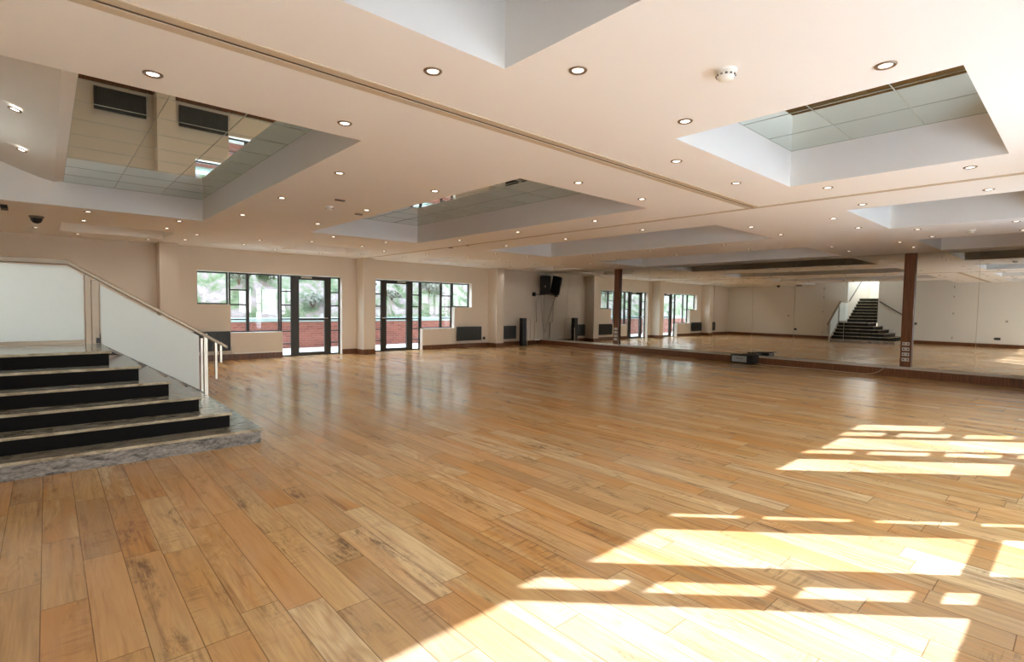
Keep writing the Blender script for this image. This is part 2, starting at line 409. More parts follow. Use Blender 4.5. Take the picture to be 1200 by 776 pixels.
# the wide coffer on the stair side: flat strip and a soffit that curves up to the left wall
x0, x1, y0, y1, t = holes[-1]
GS = 3.0
prof = [(1.855, GS + .02), (0.2, GS + .02), (0.2, GS), (0.11, GS - .02)]
for i in range(1, 11):
    a = i / 10; prof.append((0.11 - 1.01 * a, GS - .02 + 0.42 * a ** 1.25))
for (xa, za), (xb, zb) in zip(prof, prof[1:]): cb.poly([(xa, y0, za), (xb, y0, zb), (xb, y1, zb), (xa, y1, za)])
for yy in (y0, y1): cb.poly([(1.855, yy, H), (XL, yy, H)] + [(px, yy, pz) for px, pz in prof[::-1]])
cb.poly([(1.855, y0, H), (1.855, y1, H), (1.855, y1, GS + .02), (1.855, y0, GS + .02)])
struct(cb.build('ceiling', M['ceil'], fix=False))

def ceiling_mirror(x0, x1, y0, y1, where):
    t = thing('ceiling_mirror', 'tinted mirror panels in the ' + where, 'ceiling mirror', ((x0 + x1) / 2, (y0 + y1) / 2, GZ), 'mirror panels in the ceiling coffers')
    rel(MB().box(x0, x1, y0, y1, GZ, GZ + .012).build('mirror_panel', M['cmirror']), t)
    g = MB(); n = max(2, round((x1 - x0) / 0.56)); k = max(2, round((y1 - y0) / 0.56))
    for i in range(0, n + 1):
        x = x0 + (x1 - x0) * i / n; g.box(max(x0, x - .0025), min(x1, x + .0025), y0, y1, GZ - .003, GZ + .001)
    for j in range(0, k + 1):
        y = y0 + (y1 - y0) * j / k; g.box(x0, x1, max(y0, y - .0025), min(y1, y + .0025), GZ - .0032, GZ + .001)
    rel(g.build('grid', mat('mirror_grid_bar', srgb(190, 195, 182), 0.5)), t)
for c in coffers:
    if c[5]: ceiling_mirror(c[0], c[1], c[2], c[3], c[5])
GZ = 3.0
ceiling_mirror(0.2, 1.855, 3.86, 9.4, 'coffer at the upper left with dark reflections')

# ceiling joints (folding-wall tracks)
t1 = MB().box(XL, 6.6, 2.80, 2.86, H - .006, H).box(XL, 6.6, 2.89, 2.95, H - .006, H).build('trim_1', M['band'])
struct(t1); MB().box(XL, 6.6, 2.865, 2.885, H - .003, H).build('gap', M['gap'], t1)
t2 = MB().box(6.57, 6.63, YB, YW, H - .006, H).build('trim_2', M['band']); struct(t2)
MB().box(6.635, 6.65, YB, YW, H - .003, H).build('gap', M['gap'], t2)

# ------------------------------------------------------------------ walls
def wall_with_openings(name, y0, y1, x0, x1, zt, ops, m):
    """wall slab parallel to X; ops = rectangles (xa,xb,za,zb) left open"""
    b = MB(); X = sorted({x0, x1} | {o[0] for o in ops} | {o[1] for o in ops}); Z = sorted({0, zt} | {o[2] for o in ops} | {o[3] for o in ops})
    for a, c in zip(X, X[1:]):
        z_run = None
        for p, q in zip(Z, Z[1:]):
            cx, cz = (a + c) / 2, (p + q) / 2
            solid = not any(o[0] < cx < o[1] and o[2] < cz < o[3] for o in ops)
            if solid:
                z_run = (z_run[0], q) if z_run else (p, q)
            if (not solid or q == zt) and z_run:
                b.box(a, c, y0, y1, *z_run); z_run = None
    return struct(b.build(name, m))

# stepped window bays on the far wall; second one is the mirror image about x = 6.59
def bay_open(f):
    r = [(2.60, 3.30, 1.34, 2.13), (3.30, 4.50, 0.66, 2.13), (4.50, 6.09, 0.0, 2.13)]
    return [(min(f(a), f(b)), max(f(a), f(b)), c, d) for a, b, c, d in r]
ident = lambda x: x
flip = lambda x: 13.18 - x
struct(wall_with_openings('wall_far', YW - .13, YW + .12, XL, XR, H, bay_open(ident) + bay_open(flip), M['wall_far']))

def pane(x0, x1, y, z0, z1, parent):
    return MB().box(x0, x1, y - .003, y + .003, z0, z1).build('pane', M['glass'], parent)

def frame_rect(b, x0, x1, z0, z1, y0, y1, t=.035):
    b.box(x0, x0 + t, y0, y1, z0, z1); b.box(x1 - t, x1, y0, y1, z0, z1); b.box(x0 + t, x1 - t, y0, y1, z1 - t, z1); b.box(x0 + t, x1 - t, y0, y1, z0, z0 + t)

def window_unit(name, f, cells, y):
    """cells: (x0,x1,z0,z1,[transom heights]); one window with a frame part and a pane per cell"""
    b = MB(); root = None; ps = []
    for (a, c, z0, z1, tr) in cells:
        x0, x1 = sorted((f(a), f(c))); frame_rect(b, x0, x1, z0, z1, y - .025, y + .025)
        for z in tr: b.box(x0 + .03, x1 - .03, y - .022, y + .022, z - .016, z + .016)
        ps.append((x0 + .03, x1 - .03, z0 + .03, z1 - .03))
    root = struct(b.build(name, M['steel_dark']))
    for p in ps: pane(p[0], p[1], y, p[2], p[3], root)
    return root

def glass_door(name, f, x0, x1, g0, g1, y, zt, mid=0.97):
    a, c = sorted((f(x0), f(x1))); p, q = sorted((f(g0), f(g1)))
    b = MB().box(a, p, y - .035, y + .035, 0, zt).box(q, c, y - .035, y + .035, 0, zt).box(p, q, y - .035, y + .035, zt - .1, zt).box(p, q, y - .035, y + .035, 0, .09).box(p, q, y - .03, y + .03, mid - .03, mid + .03)
    root = struct(b.build(name, M['steel_dark']))
    pane(p, q, y, .09, zt - .1, root)
    hx = f(g1 + .06)
    MB().tube([(hx, y - .04, 1.0), (hx, y - .09, 1.0), (hx - .11, y - .09, 1.0)], .011).build('door_handle', M['chrome'], root)
    sx = f((g0 + g1) / 2 - .15)
    MB().box(sx - .14, sx + .14, y - .05, y - .036, zt - .062, zt - .02).build('door_sign', M['plate'], root)
    return root
T4 = [0.98, 1.34, 1.70]
YG = YW + .05
cellsA = [(2.60, 3.28, 1.34, 2.12, []), (3.30, 3.72, 0.66, 2.12, T4), (3.72, 4.48, 0.66, 2.12, []), (4.50, 4.80, 0.0, 2.12, [.33, .66] + T4)]
window_unit('window_1', ident, cellsA, YG)
window_unit('window_2', flip, cellsA, YG)
window_unit('window_3', ident, [(5.80, 6.09, 0.0, 2.12, [.33, .66] + T4)], YG)
window_unit('window_4', flip, [(5.80, 6.09, 0.0, 2.12, [.33, .66] + T4)], YG)
glass_door('door_1', ident, 4.80, 5.80, 4.97, 5.66, YG, 2.12)
glass_door('door_2', flip, 4.80, 5.80, 4.97, 5.66, YG, 2.12)

# piers between the bays
pb = MB()
for a, c in ((1.82, 2.16), (6.50, 6.82), (11.28, 11.60)): pass
for k, (a, c) in enumerate(((1.82, 2.16), (6.50, 6.82), (11.28, 11.60))):
    struct(MB().box(a, c, 13.38, YW - .13, 0, H).build('trim_%d' % (k + 3), M['wall_far']))

# left wall with the stair opening; it rises higher inside the tall coffer
OY0, OY1 = 6.69, 7.93
lb = MB()
for (ya, yb, za, zb) in ((YB, OY0, 0, H), (OY1, YW + .12, 0, H), (3.86, OY0, H, 3.45), (OY1, 9.4, H, 3.45)):
    lb.box(XL - .12, XL, ya, yb, za, zb)
struct(lb.build('wall_left', M['wall_left']))
struct(MB().box(XR + .02, XR + .14, YB, YW + .12, 0, H).build('wall_right', M['wall']))

# back wall behind the camera; the sun comes in through its window bays
B3 = [(3.40, 4.15, 0.80, 2.07, []), (4.27, 4.47, 0.80, 2.12, [.96, 1.36, 1.785]), (4.68, 5.39, 0.10, 2.07, [.86]), (5.64, 5.76, 0.05, 2.12, [.46, .96, 1.36, 1.785])]
B4 = [(7.23, 7.80, 0.89, 2.07, []), (8.04, 8.27, 0.05, 2.12, [.46, .96, 1.36, 1.785]), (8.32, 9.03, 0.80, 2.07, []), (9.16, 9.46, 0.80, 2.12, [.96, 1.36, 1.785]), (9.60, 10.07, 1.50, 2.12, [])]
B2 = [(0.3, 1.2, 0.80, 2.07, []), (1.9, 2.9, 1.50, 2.12, [])]  # extra windows out of view, added to let in more daylight
def back_bay(name, cells):
    # frame: solid steel between the openings, built as strips round each opening
    x0 = cells[0][0] - .05; x1 = cells[-1][1] + .05
    b = MB(); y0, y1 = YB, YB + .05
    xx = [x0] + [v for c in cells for v in (c[0], c[1])] + [x1]
    for a, c in zip(xx[0::2], xx[1::2]):
        zz = min([q[2] for q in cells if abs(q[0] - c) < 1e-6 or abs(q[1] - a) < 1e-6])
        b.box(a, c, y0, y1, zz - .05, 2.17)
    for (a, c, z0, z1, tr) in cells:
        b.box(a, c, y0, y1, z1, 2.17); b.box(a, c, y0, y1, z0 - .05, z0)
        for z in tr: b.box(a, c, y0, y1, z - .025, z + .025)
    root = struct(b.build(name, M['steel_dark']))
    for (a, c, z0, z1, tr) in cells: pane(a, c, (y0 + y1) / 2, z0, z1, root)
    return root
ops = []
for cells in (B2, B3, B4):
    xx = [cells[0][0] - .05] + [v for c in cells for v in (c[0], c[1])] + [cells[-1][1] + .05]
    if cells is B2:
        for c in cells: ops.append((c[0] - .05, c[1] + .05, c[2] - .05, 2.17))
        continue
    for a, c in zip(xx[0::2], xx[1::2]):
        zz = min([q[2] for q in cells if abs(q[0] - c) < 1e-6 or abs(q[1] - a) < 1e-6]); ops.append((a, c, max(0, zz - .05), 2.17))
    for c in cells: ops.append((c[0], c[1], max(0, c[2] - .05), 2.17))
wall_with_openings('wall_back', YB - .03, YB + .05, XL - .12, XR + .14, H, ops, M['wall'])
for i, c in enumerate(B2): back_bay('window_%d' % (5 + i), [c])
back_bay('window_7', B3); back_bay('window_8', B4)

# roof slab over everything except the stairwell, so daylight only enters by the windows
rb = MB()
rb.box(XL - .12, XR + .14, YB - .03, YW + .12, 3.5, 3.6)
for a in ((XL - .12, XR + .14, YB - .03, YB + .0), (XL - .12, XR + .14, YW + .09, YW + .12)): rb.box(*a, H + .001, 3.5)
rb.box(XR + .11, XR + .14, YB, YW + .09, H + .001, 3.5); rb.box(XL - .12, XL - .09, YB, 3.86, H, 3.5); rb.box(XL - .12, XL - .09, 9.4, YW + .09, H + .001, 3.5)
struct(rb.build('roof', M['concrete']))

struct(MB().box(XL - .12, 22, 9.6, YW + .12, 3.601, 11).build('added_shade_block', M['brick']))  # unseen block added to keep direct sun off the hillside

# ------------------------------------------------------------------ baseboards and mirror plinth
def base(name, *boxes):
    b = MB()
    for q in boxes: b.box(*q, 0, .14)
    return struct(b.build(name, M['wood'], bevel=.004))
yf = YW - .13
base('baseboard_far', (XL, 1.82, yf - .02, yf), (1.80, 2.18, 13.36, 13.38), (1.80, 1.82, 13.38, yf), (2.16, 2.18, 13.38, yf), (2.18, 4.50, yf - .02, yf),
     (6.09, 6.48, yf - .02, yf), (6.48, 6.84, 13.36, 13.38), (6.48, 6.50, 13.38, yf), (6.82, 6.84, 13.38, yf), (6.84, 7.08, yf - .02, yf),
     (8.68, 11.26, yf - .02, yf), (11.26, 11.62, 13.36, 13.38), (11.26, 11.28, 13.38, yf), (11.60, 11.62, 13.38, yf), (11.62, 13.7, yf - .02, yf))
base('baseboard_left', (XL, XL + .02, YB + .05, 5.42), (XL, XL + .02, 7.98, yf - .02))
base('baseboard_back', (XL + .02, 3.3, YB + .05, YB + .07), (5.85, 7.1, YB + .05, YB + .07), (10.2, 13.7, YB + .05, YB + .07))
pl = struct(MB().box(13.7, XR + .02, YB + .05, yf - .001, 0, .162).build('baseboard_right', M['wood'], bevel=.004))
MB().box(13.69, XR + .02, YB + .05, yf - .002, .162, .174).build('ledge', mat('pale_ledge', srgb(205, 190, 172), 0.45), pl)
pipe = MB().box(3.36, 4.48, yf - .06, yf - .02, .142, .172).build('pipe_boxing', M['white'])
tag(at_origin(pipe, (3.3, yf - .04, .142)), 'long pale pipe boxing along the top of the brown skirting under the left window', 'pipe boxing')

# ------------------------------------------------------------------ mirror wall
seams = [-.64, .42, 1.55, 2.62, 3.90, 5.00, 6.04, 7.12, 8.2, 9.25, 10.33, 11.5, 12.65, 13.84]
mlab = ['at the end nearest the camera side', 'second from the camera end', 'directly right of the near wooden column', 'directly left of the near wooden column',
        'reflecting the black staircase', 'left of the reflected staircase, showing the flush door', 'behind the black case on the floor', 'just left of the black floor case, showing plain wall',
        'halfway between the two wooden columns', 'two panels right of the far wooden column', 'directly right of the far wooden column, reflecting a glass door', 'directly left of the far wooden column, reflecting a radiator', 'in the far corner, reflecting the wall speaker']
for i, (a, b2) in enumerate(zip(seams, seams[1:])):
    o = MB().box(XR, XR + .008, a + .0025, b2 - .0025, .175, H - .004).build('wall_mirror', M['mirror'])
    at_origin(o, (XR, (a + b2) / 2, .175))
    tag(o, 'tall frameless mirror panel ' + mlab[i], 'mirror', 'frameless mirror panels on the right wall')

def column(y0, y1, label, first=True):
    t = thing('wooden_column', label, 'column', (13.96, (y0 + y1) / 2, .174), 'wooden columns on the mirror wall')
    rel(MB().box(13.93, 13.985, y0, y1, .2, H - .001).build('post', M['wood'], bevel=.004), t)
    rel(MB().box(13.915, 13.99, y0 - .01, y1 + .01, .174, .2).build('base', M['plate']), t)
    for k in range(4):
        z = .36 + k * .115
        p = rel(MB().box(13.922, 13.93, y0 + .035, y1 - .035, z - .036, z + .036).build('socket_plate', M['plate'], bevel=.003), t)
        for s in (-1, 1):
            c = (y0 + y1) / 2 + s * .036
            h = MB().box(13.9205, 13.922, c - .014, c + .014, z - .012, z + .012).build('socket_hole', M['charcoal']); h.parent = p
    return t
column(2.58, 2.78, 'tall brown wooden column with four socket plates, on the mirror ledge at the right')
column(10.33, 10.54, 'slim brown wooden column with four socket plates, farther along the mirror ledge')

# ------------------------------------------------------------------ staircase
RZ = .147; P1 = 7.893
st = thing('staircase', 'wraparound staircase with polished granite treads and black risers at the left', 'staircase', (0.2, 6.6, 0))
def corner(k): return 1.585 - .22 * (k - 1), 5.465 + .245 * (k - 1)
for k in range(1, 7):
    x, y = corner(k); z = RZ * k
    bodym = M['granite_riser'] if k == 1 else M['riser']
    rel(MB().box(XL + .001, x - .02, y + .02, P1, 0 if k == 1 else RZ * (k - 1), z - .025).build('riser', bodym), st)
    tr = MB(); tr.box(XL + .001, x, y, P1, z - .025, z)
    o = rel(tr.build('tread', [M['granite'], M['granite_edge']], bevel=.003), st)
    for p in o.data.polygons:
        if p.normal.z < .5: p.material_index = 1
for k in range(7, 15):
    xf = XL - .26 * (k - 7) - .02; z = RZ * k
    rel(MB().box(xf - .30, xf - .02, OY0 + .002, OY1 - .002, z - RZ, z - .025).build('riser', M['riser']), st)
    o = rel(MB().box(xf - .30, xf, OY0 + .002, OY1 - .002, z - .025, z).build('tread', [M['granite'], M['granite_edge']]), st)
    for p in o.data.polygons:
        if p.normal.z < .5: p.material_index = 1
ztop = RZ * 14
struct(MB().box(-4.4, XL - .26 * 7 - .32, OY0, OY1, ztop - .1, ztop).build('trim_9', M['granite']))
# stairwell shaft, with a glazed rooflight
sw = MB()
sw.box(-4.5, XL - .12, OY1, OY1 + .1, 0, 4.4).box(-4.5, XL - .12, OY0 - .1, OY0, 0, 4.4).box(-4.6, -4.5, OY0 - .1, OY1 + .1, 0, 4.4).box(XL - .12, XL - .02, OY0 - .1, OY1 + .1, 3.45, 4.4)
struct(sw.build('wall_stairwell', M['wall']))
rl = struct(MB().box(-4.6, XL - .02, OY0 - .1, OY0, 4.4, 4.46).box(-4.6, XL - .02, OY1, OY1 + .1, 4.4, 4.46).box(-4.6, -4.5, OY0, OY1, 4.4, 4.46).box(XL - .12, XL - .02, OY0, OY1, 4.4, 4.46).build('window_9', M['white']))
MB().box(-4.5, XL - .12, OY0, OY1, 4.42, 4.43).build('pane', M['glass'], rl)

# balustrade in the plane y = 7.93
BY0, BY1 = 7.915, 7.945
bl = thing('balustrade', 'stair balustrade of white panels under a sloping steel handrail, descending into the room', 'balustrade', (0.5, 7.93, 0))
def plate(pts, name, mt, y0=BY0, y1=BY1):
    return rel(MB().prism([(x, y0, z) for x, z in pts], (0, y1 - y0, 0)).build(name, mt), bl)
plate([(XL + .02, .93), (.325, .93), (.325, 1.685), (.19, 1.79), (XL + .02, 1.79)], 'landing_panel', M['panel'])
plate([(.475, .875), (1.50, .215), (1.50, .945), (.475, 1.585)], 'sloped_panel', M['panel'])
plate([(XL + .02, .885), (.325, .885), (.325, .925), (XL + .02, .925)], 'bottom_rail', M['rail'])
def bar(x0, x1, z0, z1, name='post', y0=7.905, y1=7.955, mt=M['chrome']): return rel(MB().box(x0, x1, y0, y1, z0, z1).build(name, mt, bevel=.003), bl)
bar(.335, .385, .0, 1.70, mt=M['rail']); bar(.395, .465, .0, 1.64, mt=M['rail'])
bar(1.515, 1.545, .0, .91); bar(1.555, 1.60, .0, .97)
bar(1.685, 1.715, .35, .88, 'hanging_bar'); bar(1.745, 1.772, .57, .85, 'hanging_bar')
hr = [(XL + .02, 1.86), (.19, 1.86), (.33, 1.765), (1.84, .80)]
lo = [(1.84, .755), (.33, 1.715), (.19, 1.805), (XL + .02, 1.805)]
rel(MB().prism([(x, 7.895, z) for x, z in hr + lo], (0, .07, 0)).build('handrail', M['rail'], bevel=.006), bl)
sl = rel(MB().prism([(.50, 7.90, .862), (1.56, 7.90, .185), (1.56, 7.90, .15), (.50, 7.90, .827)], (0, .05, 0)).build('stringer', M['granite_riser']), bl)
rel(MB().box(.43, .47, 7.89, 7.905, .885, .95).build('clamp', M['black']), bl)

# wall handrails at the stair opening
whr = thing('wall_handrail', 'dark handrail sloping down the left wall beside the stair opening', 'handrail', (XL + .06, 6.1, 1.4))
rel(MB().tube([(XL + .06, 6.62, 1.86), (XL + .06, 5.45, 1.08)], .02).build('rail', M['steel_dark'], smooth=True), whr)
for (yy, zz) in ((6.4, 1.713), (5.7, 1.247)):
    rel(MB().tube([(XL, yy, zz - .05), (XL + .04, yy, zz - .05), (XL + .06, yy, zz - .01)], .008).build('bracket', M['steel_dark']), whr)
wh2 = thing('wall_handrail', 'dark handrail climbing the stairwell wall above the upper flight', 'handrail', (-2, OY1 - .06, 2.3))
rel(MB().tube([(-.95, OY1 - .06, 1.88), (-2.9, OY1 - .06, 2.98)], .02).build('rail', M['steel_dark'], smooth=True), wh2)
for (xx, zz) in ((-1.3, 2.077), (-2.5, 2.754)):
    rel(MB().tube([(xx, OY1, zz - .05), (xx, OY1 - .04, zz - .05), (xx, OY1 - .06, zz - .01)], .008).build('bracket', M['steel_dark']), wh2)

# ------------------------------------------------------------------ left wall fittings (seen in the mirrors)
for n_, (a, b2) in ((3, (8.98, 9.90)), (4, (3.98, 4.92))):
    d = struct(MB().box(XL, XL + .008, a, b2, .0 if n_ == 9 else .005, 2.62).build('door_%d' % n_, M['wall_left']))
    for z in (.32, 1.36, 2.08, 2.5): MB().tube([(XL + .014, a - .004, z - .04), (XL + .014, a - .004, z + .04)], .012, 8).build('hinge', M['charcoal'], d)
def wallplate(y, z, w_, h_, name, lab, cat, dark=True):
    t = thing(name, lab, cat, (XL, y, z))
    rel(MB().box(XL, XL + .012, y - w_ / 2, y + w_ / 2, z - h_ / 2, z + h_ / 2).build('plate', M['charcoal'] if dark else M['plate'], bevel=.003), t)
    for s in (-1, 1): rel(MB().box(XL + .012, XL + .018, y + s * w_ / 4 - w_ * .12, y + s * w_ / 4 + w_ * .12, z - h_ / 4, z + h_ / 4).build('switch', M['black']), t)
wallplate(10.25, .42, .15, .09, 'wall_socket', 'dark double socket low on the left wall past the flush door', 'socket')
wallplate(10.6, 1.12, .09, .09, 'light_switch', 'small pale switch at waist height on the left wall', 'light switch', False)
wallplate(5.25, .88, .09, .1, 'light_switch', 'dark switch on the left wall beside the foot of the stairs', 'light switch')
wallplate(2.55, .35, .2, .1, 'wall_socket', 'dark double socket low on the white wall nearest the camera', 'socket')
wallplate(2.3, 1.07, .08, .1, 'light_switch', 'small pale switch on the white wall nearest the camera', 'light switch', False)

# ------------------------------------------------------------------ radiators
def make_radiator(x0, x1, z0, z1):
    y1 = yf - .07; y0 = y1 - .07
    t = thing('radiator', '', 'radiator', ((x0 + x1) / 2, (y0 + y1) / 2, z0), 'dark radiators along the window wall')
    b = MB().box(x0, x1, y0 + .012, y1, z0, z1)
    n = int((x1 - x0) / .045)
    for i in range(n):
        x = x0 + (i + .5) * (x1 - x0) / n; b.box(x - .013, x + .013, y0, y0 + .012, z0 + .02, z1 - .03)
    rel(b.build('panel', M['charcoal'], bevel=.003), t)
    g = MB()
    for i in range(n * 2):
        x = x0 + (i + .5) * (x1 - x0) / (n * 2); g.box(x - .004, x + .004, y0 + .015, y1 - .003, z1, z1 + .012)
    rel(g.build('grille', M['black']), t)
    for x in (x0 + .12, x1 - .12): rel(MB().box(x - .015, x + .015, y1, yf - .002, z0 + .1, z1 - .08).build('bracket', M['charcoal']), t)
    rel(MB().tube([(x1 + .03, y1 - .02, .142), (x1 + .03, y1 - .02, z0 + .06), (x1 - .005, y1 - .02, z0 + .06)], .008, 8).build('pipe', M['plate']), t)
    rel(MB().tube([(x1 + .03, y1 - .02, z0 + .0), (x1 + .03, y1 - .02, z0 + .1)], .016, 10).build('valve', M['plate']), t)
    return t
for (a, c, lab) in ((.80, 1.68, 'dark radiator on the far wall behind the balustrade, seen in the ceiling mirror'), (2.28, 3.26, 'dark radiator under the stepped window behind the handrail end'),
                    (9.92, 10.92, 'dark grey ribbed radiator right of the second glass door bay, left of the last pier'), (11.72, 12.50, 'black radiator between the last pier and the black upright post')):
    make_radiator(a, c, .24, .69)['label'] = lab
wp = thing('wall_socket', 'small dark socket on the far wall between the ribbed radiator and the last pier', 'socket', (11.12, yf, .3))
rel(MB().box(11.07, 11.17, yf - .014, yf, .25, .34).build('plate', M['charcoal'], bevel=.003), wp)
rel(MB().box(11.10, 11.14, yf - .05, yf - .014, .27, .32).build('plug', M['black'], bevel=.004), wp)

# ------------------------------------------------------------------ black upright post with steel pole
up = thing('upright_post', 'black upright box post standing against the far wall right of the last radiator', 'post', (12.62, 13.5, 0))
rel(MB().box(12.52, 12.72, 13.42, 13.58, .012, .98).build('column', M['black'], bevel=.006), up)
rel(MB().box(12.48, 12.76, 13.38, 13.62, 0, .012).build('foot', M['black'], bevel=.003), up)
rel(MB().tube([(12.74, 13.40, .012), (12.74, 13.40, .6)], .014).build('pole', M['chrome'], smooth=True), up)
pts = [(12.72, 13.55, .95)] + [(12.98 + .1 * math.sin(a), 13.6, .85 + .1 * math.cos(a)) for a in [i * math.pi / 12 for i in range(0, 7)]] + [(13.08, 13.6, .16)]
rel(MB().tube(pts, .006, 6).build('cable', M['cable'], smooth=True), up)
tb = MB().box(13.5, 13.68, yf - .05, yf, .145, .82).build('cable_trunking', M['wall'], bevel=.004)
tag(at_origin(tb, (13.59, yf - .02, .145)), 'pale upright cable trunking box on the far wall below the speaker', 'trunking')
tw = MB().box(13.42, 13.69, yf - .16, yf - .052, .142, .2).build('floor_outlet_box', M['white'], bevel=.01)

tag(at_origin(tw, (13.55, yf - .1, .142)), 'small white outlet box at the foot of the pale trunking', 'outlet box')
# fix its support: it sits on the baseboard line, carried by its own bracket
# ------------------------------------------------------------------ wall speaker
sp_ = thing('wall_speaker', 'black loudspeaker tilted on a bracket high in the far corner beside the mirror', 'speaker', (13.70, 13.52, 2.2), rz=0)
rotm = Matrix.Rotation(math.radians(-38), 4, 'Z') @ Matrix.Rotation(math.radians(10), 4, 'X')
def spart(mb, name, mt, bevel=0, smooth=False):
    o = mb.build(name, mt, None, bevel, smooth); o.data.transform(rotm); o.parent = sp_; return o
cab = MB().prism([(-.20, -.16, -.34), (.20, -.16, -.34), (.12, .16, -.34), (-.12, .16, -.34)], (0, 0, .68))
cabo = spart(cab, 'cabinet', M['black'], .012)
spart(MB().box(-.185, .185, -.172, -.16, -.32, .32), 'grille', mat('speaker_mesh', srgb(14, 14, 15), .8, noise=.3, scale=300, bump=.4), .004)
spart(MB().box(-.03, .03, -.178, -.171, -.06, 0), 'badge', mat('speaker_badge', srgb(140, 120, 110), .4))
o = MB().box(-.02, .02, .0, .28, -.37, -.345).box(-.14, .14, -.12, .12, -.352, -.342).build('bracket', M['black']); o.parent = sp_
o.data.transform(Matrix.Rotation(math.radians(-10), 4, 'Z'))
o = MB().box(-.34, -.26, .2, .30, -.42, -.28).box(-.3, .02, .22, .26, -.37, -.345).build('wall_arm', M['black']); o.parent = sp_
for i, (xs_, lab) in enumerate((([(13.55, 13.6, 1.84), (13.54, 13.8, 1.6), (13.55, 13.79, 1.1), (13.57, 13.79, .82)], 'thin cable dropping straight from the corner speaker to the trunking'),
                              ([(13.60, 13.6, 1.84), (13.72, 13.7, 1.4), (13.85, 13.75, .9), (13.97, 13.8, .45)], 'slack grey speaker cable slanting from the corner speaker towards the mirror'))):
    o = MB().tube(xs_, .006, 6).build('speaker_cable', M['dcable'], smooth=True)
    tag(at_origin(o, xs_[0]), lab, 'cable')

# ------------------------------------------------------------------ case on the floor at the mirror
ec = thing('equipment_case', 'low black equipment case with a pale grey front and open lid, by the mirror ledge', 'case', (13.5, 5.98, 0))
rel(MB().box(13.34, 13.68, 5.70, 6.28, .02, .23).build('body', M['black'], bevel=.008), ec)
rel(MB().box(13.325, 13.34, 5.86, 6.24, .045, .205).build('front_panel', M['grey'], bevel=.003), ec)
rel(MB().prism([(13.36, 5.62, .256), (13.36, 6.02, .238), (13.36, 6.02, .25), (13.36, 5.62, .272)], (.30, 0, 0)).build('lid', M['charcoal'], bevel=.002), ec)
for x in (13.38, 13.64):
    for y in (5.76, 6.22): rel(MB().lathe([(0, 0), (.018, 0), (.018, .02), (0, .02)], (x, y, 0), 12).build('foot', M['black']), ec)
rel(MB().tube([(13.33, 5.95, .14), (13.30, 5.95, .14), (13.30, 6.12, .14), (13.33, 6.12, .14)], .007, 8).build('handle', M['charcoal']), ec)
pts = [(13.72, 2.98, .18), (13.66, 3.0, .16), (13.60, 3.12, .06), (13.56, 3.3, .012), (13.58, 3.8, .009), (13.62, 4.4, .009), (13.58, 5.0, .009), (13.54, 5.5, .009), (13.52, 5.69, .03)]
cv = []
for i in range(len(pts) - 1):
    p0, p1, p2, p3 = [Vector(pts[max(0, min(len(pts) - 1, j))]) for j in (i - 1, i, i + 1, i + 2)]
    for k in range(6):
        t_ = k / 6; cv.append(0.5 * ((2 * p1) + (p2 - p0) * t_ + (2 * p0 - 5 * p1 + 4 * p2 - p3) * t_ ** 2 + (3 * p1 - p0 - 3 * p2 + p3) * t_ ** 3))
cv.append(Vector(pts[-1]))
o = MB().tube(cv, .008, 8).build('power_cable', M['cable'], smooth=True)
tag(at_origin(o, (13.6, 4.2, 0)), 'cream power cable lying along the foot of the mirror ledge, near the right column', 'cable')

# ------------------------------------------------------------------ recessed downlights
lamp = bpy.data.lights.new('downlight_beam', 'SPOT'); lamp.energy = LAMP_W; lamp.color = (1.0, 0.96, 0.90)
lamp.spot_size = math.radians(150); lamp.spot_blend = 1.0; lamp.shadow_soft_size = 0.05
def make_downlight():
    t = thing('downlight', '', 'downlight', (0, 0, H), 'recessed downlights in the ceiling')
    tr = MB().lathe([(.030, -.001), (.034, -.006), (.046, -.007), (.050, -.003), (.050, .0)], (0, 0, 0), 24).build('trim_ring', M['rail'], t, smooth=True)
    MB().lathe([(.031, -.0015), (.028, -.003), (.001, -.0035)], (0, 0, 0), 20).build('lamp', M['lamp'], t)
    l = bpy.data.objects.new('lamp_beam', lamp); C.objects.link(l); l.parent = t; l.location = (0, 0, -.03)
    return t
spots = []
def addsp(X, Y):
    for x in X:
        for y in Y: spots.append((x, y))
addsp((.47, 1.59), (2.45, 3.57)); addsp((4.07, 5.19), (2.45, 3.56)); addsp((8.09, 9.23), (2.44, 3.56)); addsp((11.6, 12.68), (2.4, 3.5))
addsp((2.15, 3.25), (.77, 1.9, 4.95, 6.61, 8.31)); addsp((6.03, 7.24), (.77, 1.88, 4.94, 6.62, 8.3)); addsp((9.98, 11.08), (.76, 1.85, 4.91, 6.6, 8.27))
addsp((13.45,), (6.55, 4.85)) if False else None
addsp((.47, 1.59), (9.70, 10.84, 13.1)); addsp((4.09, 5.2), (9.70, 10.78, 13.1)); addsp((8.13, 9.2), (9.72, 10.8, 13.1)); addsp((11.7, 12.7), (9.72, 10.8, 13.1))
addsp((-.12,), (12.55,)); addsp((2.15, 3.26), (11.39, 12.52)); addsp((6.03, 7.24), (11.35, 12.5)); addsp((9.98, 11.08), (11.35, 12.5))
xsu = ['nearest the stairs', 'above the stair foot', 'right of stair-side coffer', 'left of the middle coffer', 'left in middle coffer line', 'right in middle coffer line',
       'left of long joint', 'right of long joint', 'left in third coffer line', 'right in third coffer line', 'right of the third coffer line', 'left of mirror-side coffers',
       'left in mirror-side coffer line', 'closest to the mirror wall']
xb = [.47, 1.59, 2.15, 3.25, 4.08, 5.2, 6.03, 7.24, 8.1, 9.22, 9.98, 11.08, 11.65, 12.69]
